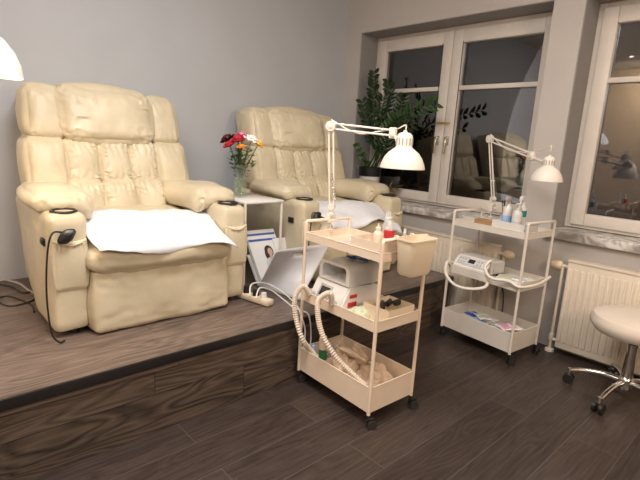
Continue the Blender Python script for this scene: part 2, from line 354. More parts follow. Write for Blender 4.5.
# ------------------------------------------------------------------ recliners
def make_recliner():
    t = thing('recliner', 'cream leather recliner on the left with black remote in its arm pocket', 'recliner', (.93, 2.05, ZP), 0, 'cream leather treatment recliners on the platform')
    W = .465
    b = MB(); b.puff((0, .50, .22), (.40, .40, .17), .15, .0, 10); part('base_frame', b, 'leather', t)
    for s in (-1, 1):
        def fn(q, u, s=s):
            if u.y > .2: q.z += 0.05*(u.y-.2)*(1-u.z)*.5
            q.x -= s*(.022+.03*(1-u.z)*.5)*max(0, u.y+.3)
            return q
        a = MB(); a.puff((s*.393, .41, .270), (.072, .41, .250), .42, .006, 18, fn, .005, 3+s, 5)
        ab = part('arm_base', a, 'leather', t)
        pk = MB(); pk.puff((s*.395, -.002, .315), (.062, .012, .105), .9, .008, 20, lambda q, u: Vector((q.x, q.y - .004*math.sin(u.x*26)*max(0, u.z)**2, q.z - .018*(1-u.x**2)*max(0, u.z))), .004, 5, 9)
        po = part('pocket', pk, 'leather', t)
        hem = MB(); hem.tube([(s*.395-.062, -.004, .418), (s*.395-.03, -.018, .405), (s*.395, -.020, .400), (s*.395+.03, -.018, .405), (s*.395+.062, -.004, .418)], .005); part('elastic_hem', hem, 'leather', po)
        c = MB(); c.lathe([(.049, .0), (.054, .006), (.049, .011), (.044, .008), (.042, -.004), (0, -.004)], (s*.392, .075, .522), cap=False); part('cup_holder', c, 'blackp', t)
        def fa(q, u, s=s):
            q.x += -s*.03*max(0, u.y)
            q.z -= .05*max(0, -s*u.x-.1)*(1-u.z)*.5
            q.z -= .012*max(0, -u.y-.3)
            return q
        p = MB(); p.puff((s*.366, .360, .553), (.120, .225, .044), .98, .016, 22, fa, .006, 9+s, 8, .006, .008, 150)
        part('arm_pad', p, 'leather', t)
    # control plate on the outer left side
    cp = MB(); cp.box((-.469, .10, .40), (.010, .05, .032), .004); cp.box((-.475, .10, .40), (.006, .034, .018), .003); part('control_plate', cp, 'blackp', t)
    # seat and footrest
    def fs(q, u):
        q.z += .045*u.y if u.z > 0 else 0
        return q
    s_ = MB(); s_.puff((0, .28, .370), (.318, .31, .075), .7, .020, 18, fs, .006, 21, 6); part('seat', s_, 'leather', t)
    f1 = MB(); f1.puff((0, -.012, .330), (.325, .080, .062), .85, .016, 26, None, .008, 31, 8, .0, .006, 90); part('footrest_roll', f1, 'leather', t)
    f2 = MB(); f2.puff((0, .012, .146), (.325, .070, .140), .30, .010, 26, lambda q, u: q+Vector((0, -.007*math.exp(-((q.x-.02+q.z*.5)/.03)**2)*(1-u.z**2)-.006*math.exp(-((q.x+.07+q.z*.6)/.025)**2)*(1-u.z**2), 0)), .007, 37, 7, .003, .006, 110); part('footrest_panel', f2, 'leather', t)
    # back: shear applied so that it reclines
    YB = .50
    def lean(q0):
        def f(q, u, c=q0):
            z = q.z+c[2]; q.y += (z-.45)*.30; return q
        return f
    sh = MB(); c = (0, YB+.19, .74); sh.puff(c, (.372, .07, .325), .5, .01, 10, lean(c)); part('back_shell', sh, 'leather', t)
    def wide(c, s):
        def f(q, u):
            q.x += s*(-.03*(q.z+c[2]-.85)*1.2); q.y += (q.z+c[2]-.45)*.30; return q
        return f
    for s in (-1, 1):
        c = (s*.305, YB+.085, .935); p = MB(); p.puff(c, (.090, .095, .128), .45, .020, 20, wide(c, s), .005, 41+s, 6, .004, .005); part('upper_side_bolster', p, 'leather', t)
        c = (s*.316, YB+.085, .678); p = MB(); p.puff(c, (.093, .100, .136), .40, .020, 20, wide(c, s), .006, 47+s, 6, .005, .004); part('lower_side_bolster', p, 'leather', t)
    c = (-.012, YB+.055, .942); p = MB(); p.puff(c, (.238, .112, .142), .55, .026, 30, lean(c), .007, 51, 8, .007, .007, 150); part('headrest', p, 'leather', t)
    for i, x in enumerate((-.155, 0, .155)):
        c = (x-.006, YB+.060+.008*(i != 1), .700); p = MB(); p.puff(c, (.084, .085, .118), .40, .018, 26, lean(c), .005, 61+i, 9, .008, .006, 210); part('lumbar_cushion', p, 'leather', t)
        c = (x*1.04-.006, YB+.035+.008*(i != 1), .495); p = MB(); p.puff(c, (.088, .095, .115), .40, .020, 26, lean(c), .005, 67+i, 9, .008, .006, 210); part('lower_back_cushion', p, 'leather', t)
    for (x, y) in ((-.38, .06), (.38, .06), (-.36, .82), (.36, .82)):
        f = MB(); f.lathe([(.022, 0), (.024, .03)], (x, y, 0)); part('foot', f, 'blackp', t)
    return t
rec = make_recliner()
rec2 = copy_tree(rec); rec2.location = (2.25, 2.05, ZP); rec2.rotation_euler = (0, 0, math.radians(-1))
rec2['label'] = 'cream leather recliner on the right, between the flower table and the window'
def sheet(ox, oy, rz, label, sd, big):
    t = MB(); nx, ny = 44, 40
    def f(u, v):
        x = -.315+u*.632; y = -.108+v*.40
        w = noise.noise(Vector((x*5+sd, y*5, 0)))
        top = .376+.036*min(1, (y+.12)/.25)+ .030*max(0, y)/.3
        top += .030*math.exp(-((y-.12)/.25)**2)*(1-(x/.36)**2)
        z = top + .018*w + .006*noise.noise(Vector((x*16, y*16, sd)))
        e = .02*math.sin(x*14+sd)
        if v < .12:
            k = (.12-v)/.12; y = y-.010*k+e*k*.6; z -= (.035+.03*math.sin(x*11+sd*2))*k*k
        a = abs(x)/.325
        z -= .055*max(0, (u-.6)/.4)**1.5*max(0, 1-v*1.6); y -= .02*max(0, (u-.6)/.4)*max(0, 1-v*2)
        return Vector((x + .02*w*v, y, z+.02))
    t.grid(f, nx, ny)
    o = part('treatment_sheet', t, 'towel', solid=.004); o.location = (ox, oy, ZP); o.rotation_euler = (0, 0, rz)
    tag(o, label, 'sheet', 'white disposable sheets on the recliners'); return o
sheet(.93, 2.05, 0, 'white sheet covering the seat of the left recliner', 1, 0)
sheet(2.25, 2.05, math.radians(-1), 'white sheet covering the seat of the right recliner', 5, 0)
# remote in pocket
rm = thing('remote_control', 'black corded remote tucked in the left recliner arm pocket', 'remote control', (.93-.41, 2.05-.03, ZP+.43))
b = MB(); b.puff((-.004, -.006, .012), (.025, .014, .026), .9, .004, 8, lambda q, u: Vector((q.x+q.z*.5, q.y, q.z))); part('handset', b, 'blackp', rm)
b = MB(); b.tube([(-.02, -.002, .03), (-.055, -.012, .03), (-.075, -.015, -.03), (-.085, -.005, -.16), (-.085, .0, -.28), (-.078, -.01, -.38), (-.055, -.02, -.42), (-.03, -.0, -.424)], .0038); part('cable', b, 'blackp', rm)
rm = thing('remote_control', 'black corded remote tucked in the right recliner arm pocket', 'remote control', (2.25-.39, 2.05-.035, ZP+.43))
b = MB(); b.puff((0, 0, .004), (.024, .014, .026), .9, .004, 8, lambda q, u: Vector((q.x+q.z*.4, q.y, q.z))); part('handset', b, 'blackp', rm)
b = MB(); b.tube([(-.01, -.002, .03), (-.045, -.012, .03), (-.055, -.015, -.03), (-.06, -.01, -.14), (-.05, -.0, -.30), (-.05, -.01, -.40), (-.03, -.02, -.424)], .0035); part('cable', b, 'blackp', rm)
# ------------------------------------------------------------------ side table
st = thing('side_table', 'small white round-cornered side table between the two recliners', 'table', (1.56, 2.33, ZP))
b = MB(); b.box((.0, 0, .520), (.27, .42, .018), .008); part('table_top', b, 'tglass', st)
for (x, y) in ((-.125, -.2), (.125, -.2), (-.125, .2), (.125, .2)): part('leg', MB().cyl((x, y, 0), (x, y, .518), .008), 'white', st)
# ------------------------------------------------------------------ vase + flowers
vx, vy, vz = 1.512, 2.305, ZP+.530
vs = thing('vase', 'clear glass vase holding the flower bunch on the side table', 'vase', (vx, vy, vz))
b = MB(); b.lathe([(.0, .0), (.040, .0), (.044, .01), (.036, .06), (.031, .11), (.037, .17), (.043, .185), (.042, .186), (.035, .168), (.029, .11), (.034, .06), (.042, .010), (0, .006)], cap=False); part('glass', b, 'vglass', vs)
b = MB(); b.lathe([(0, .009), (.035, .012), (.030, .06), (.027, .10), (0, .10)], cap=False); part('water', b, 'water', vs)
def flower(dx, dy, h, mat, label, r=.030, kind=0):
    h -= .030; r *= 1.08
    f = thing('cut_flower', label, 'flower', (vx+random.uniform(-.008, .008), vy+random.uniform(-.008, .008), vz+.014), 0, 'cut flowers in the glass vase')
    b = MB(); top = Vector((dx, dy, h)); b.tube([(-dx*.15, -dy*.15, 0), (dx*.12, dy*.12, .12), (dx*.6, dy*.6, h*.75), top], .0028, 6); part('stem', b, 'green', f)
    q = Vector((dx, dy, .12)).to_track_quat('Z', 'Y').to_matrix().to_4x4()
    b = MB()
    for ring, (rr, n, tilt) in enumerate(((1, 9, .30), (.8, 8, .75), (.58, 6, 1.1), (.35, 5, 1.35))):
        for k in range(n):
            a = 2*PI*k/n+ring*.4; pr = r*rr
            base = Vector((math.cos(a)*pr*.35, math.sin(a)*pr*.35, ring*r*.10))
            out = Vector((math.cos(a)*math.cos(tilt), math.sin(a)*math.cos(tilt), math.sin(tilt))); sd = Vector((-math.sin(a), math.cos(a), 0)); up = out.cross(sd)
            pts = []
            for (u, w) in ((0, .25), (.45, .55), (.8, .5), (1, .15)): pts.append((u, w))
            L = [top + (q @ (base+out*u*pr - sd*w*pr + up*(-.18)*math.sin(u*3)*pr)) for u, w in pts]; Rr = [top + (q @ (base+out*u*pr + sd*w*pr + up*(-.18)*math.sin(u*3)*pr)) for u, w in pts]; Mm = [top+(q @ (base+out*u*pr + up*(.12)*pr)) for u, w in pts]
            LV = [b.bm.verts.new(p) for p in L]; RV = [b.bm.verts.new(p) for p in Rr]; MV = [b.bm.verts.new(p) for p in Mm]
            for i in range(3): b.bm.faces.new((LV[i], MV[i], MV[i+1], LV[i+1])); b.bm.faces.new((MV[i], RV[i], RV[i+1], MV[i+1]))
    b.lathe([(0, -.25*r), (r*.55, -.1*r), (r*.84, r*.22), (r*.78, r*.55), (r*.42, r*.86), (0, r*.95)], tuple(top), 12, q, cap=False)
    part('bloom', b, mat, f)
    b = MB()
    for k in range(26):
        zz = random.uniform(.02 if k < 6 else .10, h*.84); a = random.uniform(0, 2*PI); s = zz/h; p = Vector((dx*s, dy*s, zz)); l = random.uniform(.028, .052) if zz > .14 else .022
        o = Vector((math.cos(a), math.sin(a), random.uniform(-.1, .7))).normalized(); sd = o.cross(Vector((0, 0, 1))).normalized()
        for j in (-1, 0, 1):
            d = (o+sd*j*.7).normalized(); s2 = d.cross(Vector((0, 0, 1))).normalized()
            b.poly([p, p+d*l*.5+s2*l*.13, p+d*l, p+d*l*.5-s2*l*.13])
    part('leaves', b, 'green', f)
vw = Vector((rt2.x, rt2.y, 0)).normalized(); vd = Vector((fw.x, fw.y, 0)).normalized()
for (l, d, h, mat, lab, r) in ((-.075, 0, .335, 'dred', 'dark maroon bloom at the left edge of the vase bunch', .032), (-.055, -.03, .305, 'rpet', 'red bloom below the dark maroon one in the vase', .027), (-.015, .02, .335, 'opet', 'orange bloom tucked behind the crimson one in the vase', .024),
    (.005, .03, .352, 'ppet', 'pink bloom at the top of the vase bunch', .034), (-.006, -.03, .335, 'rpet', 'crimson bloom in front of the pink one in the vase', .030), (.052, -.01, .335, 'wpet', 'white bloom, the largest flower in the vase', .036),
    (.088, .0, .318, 'ypet', 'yellow-orange bloom at the right edge of the vase bunch', .024), (.005, -.045, .30, 'opet', 'small orange bloom low in the middle of the bunch', .018), (.04, .03, .29, 'wpet', 'small white bloom half hidden below the large white one', .018)):
    p = vw*l+vd*d; flower(p.x, p.y, h, mat, lab, r)
# ------------------------------------------------------------------ magazine rack and magazines, power strip
B1 = hit(258, 287, 2, ZP+.008); B2 = hit(300, 300, 2, ZP+.008); T1 = hit(277, 251, 2, .615); T2 = hit(331, 243, 2, .615)
U1 = Vector((1.49, 2.27, .66)); U2 = Vector((1.70, 2.285, .66))
rk = thing('magazine_rack', 'white V-shaped magazine rack with a slot handle beside the side table', 'magazine rack', (B1+B2)/2)
o0 = Vector(rk.location)
b = MB()
def quad(P00, P10, P11, P01, bow=.0):
    def f(u, v):
        p = (P00*(1-u)+P10*u)*(1-v)+(P01*(1-u)+P11*u)*v; return p-o0
    return f
fr = quad(B1, B2, T2, T1)
# front panel with handle slot cut
nu, nv = 24, 16; V = [[b.bm.verts.new(fr(i/nu, j/nv)) for j in range(nv+1)] for i in range(nu+1)]
for i in range(nu):
    for j in range(nv):
        if j == 13 and 8 <= i <= 13: continue
        b.bm.faces.new((V[i][j], V[i+1][j], V[i+1][j+1], V[i][j+1]))
part('front_panel', b, 'rack', rk, solid=.01)
b = MB(); b.grid(quad(B1, B1+Vector((.22, -.01, 0)), B1+Vector((.22, -.01, 0))+(U1-B1)*.6, B1+(U1-B1)*.6), 6, 6); part('back_panel', b, 'rack', rk, solid=.008)
def magazine(off, w, hgt, label, cover=False, shift=0):
    lean = (U1-B1).normalized(); ax = Vector((1, -.04, 0)).normalized(); nrm = ax.cross(lean).normalized()
    if nrm.y > 0: nrm = -nrm
    base = B1+Vector((.014+shift, 0, .012))+nrm*off
    m = thing('magazine', label, 'magazine', base, 0, 'brochures in the white rack')
    def P(u, v, d=0): return ax*u+lean*v+nrm*d
    b = MB(); b.poly([P(0, 0), P(w, 0), P(w, hgt), P(0, hgt)], .008, nrm); part('pages', b, 'paper', m, False)
    if cover:
        b = MB(); b.poly([P(.004, hgt-.035, .0095), P(w-.004, hgt-.035, .0095), P(w-.004, hgt-.022, .0095), P(.004, hgt-.022, .0095)]); part('title_band', b, 'blue', m, False)
        def ell(cx, cy, rx, ry, d, n=20): return [P(cx+rx*math.cos(2*PI*k/n), cy+ry*math.sin(2*PI*k/n), d) for k in range(n)]
        cx, cy = w*.60, hgt*.66
        b = MB(); b.poly(ell(cx, cy, .030, .037, .0092)); b.poly(ell(cx-.018, cy-.02, .016, .036, .0093)); part('printed_hair', b, 'hair', m, False)
        b = MB(); b.poly(ell(cx+.006, cy-.004, .017, .024, .0097)); b.poly([P(cx-.004, cy-.02, .0096), P(cx+.012, cy-.02, .0096), P(cx+.016, cy-.05, .0096), P(cx-.010, cy-.05, .0096)]); part('printed_face', b, 'skin', m, False)
        b = MB(); b.poly(ell(cx-.012, cy-.085, .034, .045, .0094)); part('printed_blouse', b, 'lgrey', m, False)
magazine(.008, .215, .335, 'pale brochure rearmost in the white rack, blue stripe along its top', True)
magazine(.020, .20, .30, 'brochure with a portrait of a dark-haired woman on its white cover', True, .002)
magazine(.034, .10, .27, 'narrow white leaflet at the right side of the rack', False, .17)
ps = thing('power_strip', 'cream power strip on the platform beside the left recliner', 'power strip', hit(253, 301, 2, ZP))
b = MB(); b.box((0, 0, .02), (.055, .26, .036), .012); part('body', b, 'creamp', ps); ps.rotation_euler = (0, 0, math.radians(12))
for y in (-.02, .05): part('plug', MB().cyl((0, y, .036), (0, y, .075), .019, .015), 'blackp', ps)
b = MB(); b.cyl((0, -.075, .036), (0, -.075, .065), .019, .015); part('plug', b, 'whitep', ps)
def cord(name, pts, r, mat, label, cat='cord', group=None):
    P = [Vector(p) for p in pts]; o = P[0].copy(); b = MB(); b.tube([p-o for p in P], r, 6); q = part(name, b, mat); q.location = o; tag(q, label, cat, group); return q
S = lambda x, y, z=ZP+.004: hit(x, y, 2, z)
cord('extension_lead', [S(250, 296, ZP+.07), S(252, 284, ZP+.11), S(268, 284, ZP+.07), S(285, 294, ZP+.03), S(297, 306), hit(301, 316, 1, YP-.018), hit(305, 330, 1, YP-.022), hit(303, 350, 1, YP-.02), hit(298, 366, 1, YP-.02)], .004, 'whitep', 'white cord looping from the power strip over the platform edge')
cord('extension_lead', [S(256, 298, ZP+.07), S(260, 288, ZP+.10), S(272, 291, ZP+.05), S(284, 300), S(293, 307), S(303, 311), hit(309, 316, 1, YP-.018), hit(311, 335, 1, YP-.02), hit(309, 355, 1, YP-.02)], .004, 'whitep', 'second white cord from the power strip, lying nearer the edge')
b1 = cord('extension_lead', [S(-6, 283), S(12, 287), S(24, 293), S(36, 290), S(33, 300), S(10, 306), S(-2, 300), S(8, 296), S(30, 304), S(34, 312)], .004, 'blackp', 'tangled black cord on the platform behind the left recliner')
cord('extension_lead', [S(-6, 277), S(10, 281), S(20, 284), S(30, 291), S(38, 294)], .006, 'greyp', 'thick grey cord along the wall behind the left recliner')
# ------------------------------------------------------------------ carts
def make_cart(mat, label, loc, rz):
    t = thing('trolley_cart', label, 'cart', loc, rz, 'three-tier metal carts on casters')
    hx, hy = .143, .246
    for sx in (-1, 1):
        for sy in (-1, 1):
            part('post', MB().cyl((sx*hx, sy*hy, .065), (sx*hx, sy*hy, .822), .0082), mat, t)
            c = MB(); c.cyl((sx*hx, sy*hy, .05), (sx*hx, sy*hy, .072), .007)
            a = random.uniform(-.7, .5); ca, sa = math.cos(a), math.sin(a)
            off = Vector((ca*.012, sa*.012, 0))
            c.box((sx*hx+off.x, sy*hy+off.y, .045), (.034, .022, .014), .004, (0, 0, a))
            cs = part('caster', c, 'blackp', t)
            w = MB(); d = Vector((-sa, ca, 0))
            for k in (-1, 1): w.cyl(Vector((sx*hx, sy*hy, .021))+off*1.4+d*k*.012-d*.005, Vector((sx*hx, sy*hy, .021))+off*1.4+d*k*.012+d*.005, .021, seg=18)
            part('wheel', w, 'rubber', cs)
    for sy in (-1, 1):
        b = MB(); b.tube([(-hx, sy*hy, .80), (-hx, sy*hy, .826), (-hx+.006, sy*hy, .832), (hx-.006, sy*hy, .832), (hx, sy*hy, .826), (hx, sy*hy, .80)], .0082, 10, False); part('end_rail', b, mat, t)
    for (z0, z1, nm) in ((.742, .778, 'top_tray'), (.440, .487, 'middle_tray'), (.072, .188, 'bottom_tray')):
        b = MB(); w = hx-.001; l = hy-.001; th = .003
        b.box((0, 0, z0+th/2), (2*w, 2*l, th)); b.box((-w, 0, (z0+z1)/2), (th, 2*l, z1-z0)); b.box((w, 0, (z0+z1)/2), (th, 2*l, z1-z0)); b.box((0, -l, (z0+z1)/2), (2*w, th, z1-z0)); b.box((0, l, (z0+z1)/2), (2*w, th, z1-z0))
        for s in (-1, 1):
            b.cyl((s*w, -l, z1), (s*w, l, z1), .003, seg=6); b.cyl((-w, s*l, z1), (w, s*l, z1), .003, seg=6)
        part(nm, b, mat, t, False)
    return t
c1loc, c1r = (1.594, 1.402, 0), math.radians(-2.5)
c2loc, c2r = (2.735, 1.305, 0), math.radians(-6)
make_cart('cream', 'cream three-tier cart in front, loaded with beauty equipment and corrugated hoses', c1loc, c1r)
make_cart('white', 'white three-tier cart standing by the window wall', c2loc, c2r)
def onc(c, r, x, y, z): return Matrix.Translation(c) @ Matrix.Rotation(r, 4, 'Z') @ Vector((x, y, z))
def c1(x, y, z): return onc(c1loc, c1r, x, y, z)
def c2(x, y, z): return onc(c2loc, c2r, x, y, z)
# --- desk lamp
def desk_lamp(base, elbow, wrist, shade_c, label, mat='lampw', R_=.095, tilt=None):
    base, elbow, wrist, shade_c = map(Vector, (base, elbow, wrist, shade_c))
    t = thing('desk_lamp', label, 'lamp', base, 0, 'white spring-arm lamps')
    L = lambda p: Vector(p)-base
    b = MB(); b.box((0, 0, -.018), (.05, .035, .012), .003); b.box((.0, 0, .012), (.036, .030, .014), .003); b.box((-.022, 0, -.005), (.01, .03, .05), .003); b.cyl((0, 0, -.06), (0, 0, -.02), .005); b.cyl((0, 0, .0), (0, 0, .05), .011, .009); b.cyl((.0, 0, -.066), (0, 0, -.058), .015)
    part('clamp', b, mat, t)
    ha = (wrist-elbow); ha.z = 0; ha.normalize(); off = ha*.011; j0 = base+Vector((0, 0, .05))
    b = MB(); b.tube([L(j0-off), L(elbow-off)], .0048, 8, False); b.tube([L(j0+off), L(elbow+off)], .0048, 8, False); sd = ha.cross(Vector((0, 0, 1)))
    b.cyl(L(j0-sd*.014), L(j0+sd*.014), .016); 
    lo = part('lower_arm', b, mat, t)
    sp = MB(); n = 70
    for k2 in (-1, 1):
        a0 = j0+(elbow-j0)*.08+sd*.013*k2+ha*.018; a1 = j0+(elbow-j0)*.42+sd*.010*k2+ha*.006
        pts = [L(a0+(a1-a0)*(i/n)) + sd*.0045*math.cos(i*1.1)+ha*.0045*math.sin(i*1.1) for i in range(n+1)]
        sp.tube(pts, .0011, 5, False)
    part('spring', sp, 'chrome', lo)
    b = MB(); b.cyl(L(elbow-sd*.013), L(elbow+sd*.013), .024, seg=20); b.cyl(L(elbow-sd*.017), L(elbow+sd*.017), .010); part('elbow_joint', b, mat, t)
    up = Vector((0, 0, 1)); b = MB(); b.tube([L(elbow+up*.013), L(wrist+up*.012)], .0048, 8, False); b.tube([L(elbow-up*.013), L(wrist-up*.012)], .0048, 8, False); ua = part('upper_arm', b, mat, t)
    cb = MB(); m = (elbow+wrist)/2; cb.tube([L(elbow+up*.03), L(elbow*.75+wrist*.25-up*.004), L(m-up*.02), L(elbow*.25+wrist*.75-up*.002), L(wrist+up*.015), L(shade_c+up*.17-ha*.03), L(shade_c+up*.185), L(shade_c+up*.155)], .0028, 6); part('cable', cb, mat, ua)
    b = MB(); b.box(L(wrist), (.036, .024, .05), .006, (0, 0, math.atan2(ha.y, ha.x))); b.cyl(L(wrist-sd*.018), L(wrist+sd*.018), .013); b.tube([L(wrist+ha*.01-up*.01), L(shade_c-ha*.02+up*.095)], .008, 8, False); part('wrist_joint', b, mat, t)
    tm = Matrix.Rotation(0, 4, 'X') if tilt is None else tilt
    b = MB(); k = R_/.095
    prof = [(.095, 0), (.0945, .006), (.090, .022), (.080, .045), (.064, .066), (.046, .080), (.037, .086), (.034, .092), (.034, .128), (.030, .140), (.020, .148), (.009, .150), (.007, .158), (.0, .158)]
    b.lathe([(r*k, z*k) for r, z in prof], L(shade_c), 40, tm, cap=False); b.lathe([(.092*k, .001), (.087*k, .022*k), (.077*k, .044*k), (.061*k, .064*k), (.035*k, .080*k), (0, .082*k)], L(shade_c), 40, tm, cap=False); b.lathe([(.095*k, 0), (.092*k, .001)], L(shade_c), 40, tm, cap=False)
    sh = part('lamp_shade', b, mat, t)
    b = MB()
    for i in range(14):
        a = 2*PI*i/14; p = Vector((math.cos(a)*.0342, math.sin(a)*.0342, .112))*k; p = tm @ p
        b.box(L(shade_c)+p, (.003, .006, .028*k), 0, (0, 0, a))
    part('vent_slots', b, 'greyp', sh)
    b = MB(); b.lathe([(0, .012), (.018, .016), (.028, .032), (.024, .052), (.014, .07), (.013, .08)], L(shade_c), 16, tm, cap=False); part('bulb', b, 'whitep', sh)
    return t
clamp1 = c1(.012, .246, .845)
E1 = hit(332, 126, 1, clamp1.y); E1 = Vector((clamp1.x+.005, clamp1.y, E1.z))
desk_lamp(clamp1, dep(331, 126, E1.dot(fw)-CAM.dot(fw)), dep(393, 133, 2.17), dep(402, 168.5, 2.06), 'white spring-arm lamp clamped to the front cream cart', R_=.098)
# --- lamp 2
clamp2 = c2(.07, .10, .80); d2 = (Vector(clamp2)-CAM).dot(fw)
# clamp on the back rim of the white cart
clamp2 = dep(492, 207, d2)
E2 = dep(490, 139, d2-.02)
desk_lamp(clamp2, E2, dep(532, 156, 2.62), dep(546, 181, 2.50), 'white spring-arm lamp clamped to the white cart by the window', R_=.082, mat='white')
# ------------------------------------------------------------------ hanging bin on cart 1
bn = thing('hanging_bin', 'cream plastic bin hooked on the near end of the cream cart', 'bin', c1(-.012, -.309, .695), c1r)
b = MB()
def rr(w, d, z, n=6, r=.022):
    pts = []
    for cx, cy, a0 in ((w-r, d-r, 0), (-(w-r), d-r, PI/2), (-(w-r), -(d-r), PI), (w-r, -(d-r), 1.5*PI)):
        for i in range(n+1): a = a0+PI/2*i/n; pts.append(Vector((cx+r*math.cos(a), cy+r*math.sin(a), z)))
    return pts
def shell(b, levels, close_first=True):
    rings = [[b.bm.verts.new(p) for p in l] for l in levels]; n = len(rings[0])
    for a, c in zip(rings, rings[1:]):
        for k in range(n): b.bm.faces.new((a[k], a[(k+1) % n], c[(k+1) % n], c[k]))
    b.bm.faces.new(rings[0][::-1]); b.bm.faces.new(rings[-1])
shell(b, [rr(.062, .036, 0), rr(.068, .041, .01), rr(.080, .048, .142), rr(.084, .052, .144), rr(.084, .052, .150), rr(.078, .046, .150), rr(.066, .038, .012)])
part('body', b, 'creamp', bn)
for x in (-.05, .05): part('hook', MB().tube([(x, .050, .13), (x, .052, .148), (x, .063, .151), (x, .073, .148), (x, .074, .135)], .004, 6, False), 'creamp', bn)
# ------------------------------------------------------------------ small bottles helper
def bottle(name, label, cat, p, r, h, mat, capm, lab=None, nozzle='cap', group=None):
    t = thing(name, label, cat, p, 0, group)
    b = MB(); b.lathe([(0, 0), (r*.93, 0), (r, .006), (r, h*.62), (r*.9, h*.70), (r*.45, h*.78), (r*.42, h*.82), (0, h*.82)], seg=20, cap=False); part('body', b, mat, t)
    b = MB()
    if nozzle == 'cap': b.lathe([(0, h*.80), (r*.55, h*.80), (r*.5, h), (0, h)], seg=16, cap=False)
    elif nozzle == 'pump':
        b.lathe([(r*.5, h*.80), (r*.5, h*.88), (r*.2, h*.89), (r*.2, h*.96), (r*.45, h*.965), (r*.4, h), (0, h)], seg=14, cap=False); b.box((-r*.7, 0, h*.975), (r*1.2, .009, .009), .003)
    elif nozzle == 'spray':
        b.lathe([(r*.5, h*.80), (r*.5, h*.86), (r*.3, h*.87), (r*.3, h*.92), (0, h*.92)], seg=14, cap=False); b.box((-r*.35, 0, h*.95), (r*1.9, .020, .028), .006); b.box((-r*1.0, 0, h*.86), (.008, .010, .04), .003, (0, .35, 0))
    elif nozzle == 'tip': b.lathe([(r*.6, h*.79), (r*.55, h*.86), (r*.22, h*.90), (r*.12, h), (0, h)], seg=14, cap=False)
    part('cap', b, capm, t)
    if lab:
        b = MB(); b.lathe([(r*1.015, h*lab[1]), (r*1.02, h*lab[1]+.001), (r*1.02, h*lab[2]), (r*1.015, h*lab[2]+.001)], seg=20, cap=False); part('bottle_label', b, lab[0], t)
    return t
Z1 = .745+.001
# open organizer box helper
def openbox(name, label, cat, p, sx, sy, sz, rz, mat, th=.004, group=None):
    t = tag(part(name, (lambda b: (b.box((0, 0, th/2), (sx, sy, th)), b.box((-sx/2, 0, sz/2), (th, sy, sz)), b.box((sx/2, 0, sz/2), (th, sy, sz)), b.box((0, -sy/2, sz/2), (sx, th, sz)), b.box((0, sy/2, sz/2), (sx, th, sz)), b)[-1])(MB()), mat, None, False), label, cat, group)
    t.location = p; t.rotation_euler = (0, 0, rz); return t
openbox('organizer_tray', 'cream open organizer box on top of the cream cart holding bottles', 'tray', c1(-.035, -.135, Z1), .19, .17, .070, c1r, 'cream')
bottle('dropper_bottle', 'pinkish white bottle with pointed nozzle in the cream organizer', 'bottle', c1(-.055, -.135, Z1+.005), .020, .128, 'cream', 'cream', None, 'tip')
bottle('spray_bottle', 'clear bottle with a red label in the cream organizer', 'bottle', c1(.005, -.145, Z1+.005), .023, .155, 'clear', 'clear', ('red', .40, .62), 'pump')
bottle('clear_bottle', 'tall clear bottle with a clear lid behind the red-labelled one', 'bottle', c1(.035, -.105, Z1+.005), .022, .17, 'clear', 'clear', None, 'cap')
bottle('polish_bottle', 'small nail polish bottle with a pale cap beside the hanging bin', 'bottle', c1(.105, -.15, Z1), .012, .10, 'clear', 'whitep', None, 'cap', 'nail polish bottles on the cream cart')
bottle('polish_bottle', 'small blue-grey nail polish bottle in the middle of the top tray', 'bottle', c1(.07, -.04, Z1), .011, .045, 'lgrey', 'whitep', None, 'cap', 'nail polish bottles on the cream cart')
mk = thing('marker_pen', 'dark red marker lying on the top tray of the cream cart', 'pen', c1(-.005, .045, Z1+.008), c1r+.5)
part('barrel', MB().cyl((-.055, 0, 0), (.035, 0, 0), .007), 'red', mk); part('cap', MB().cyl((.035, 0, 0), (.065, 0, 0), .0078), 'red', mk)
sp = tag(part('glass_plate', MB().box((0, 0, .003), (.13, .12, .005), .001), 'clear'), 'flat clear plate lying on the top tray of the cream cart', 'plate'); sp.location = c1(-.055, .05, Z1); sp.rotation_euler = (0, 0, c1r+.1)
sp = tag(part('notepad', MB().box((0, 0, .004), (.10, .13, .007), .001), 'paper'), 'white paper pad on the top tray beside the red marker', 'notepad'); sp.location = c1(.075, .07, Z1); sp.rotation_euler = (0, 0, c1r-.1)
def crumple(name, p, r, h, mat, label, cat, sd, sx=1, sy=1, amp=.35, n=26, fr_=1.0):
    b = MB()
    def f(u, v):
        th = v*PI*.5; a = u*2*PI
        d = Vector((math.cos(a)*math.cos(th)*sx, math.sin(a)*math.cos(th)*sy, math.sin(th)))
        w = noise.noise(Vector((math.cos(a)*math.cos(th)*2.3+sd, math.sin(a)*math.cos(th)*2.3, math.sin(th)*2.3))*fr_)*1.0 + .5*abs(noise.noise(Vector((math.cos(a)*6+sd, math.sin(a)*6, th*5))))
        return Vector((d.x*r*(1+w*amp), d.y*r*(1+w*amp), max(0.0, d.z*h*(1+w*amp*1.3))))
    b.grid(f, n, n//2); bmesh.ops.remove_doubles(b.bm, verts=b.bm.verts, dist=.0001)
    q = part(name, b, mat); q.location = p; tag(q, label, cat); return q
# ------------------------------------------------------------------ middle shelf of cart 1
Z2 = .444
dv = thing('pedicure_machine', 'white pedicure machine with dark screen and red stickers on the middle shelf', 'machine', c1(-.005, .105, Z2), c1r)
b = MB()
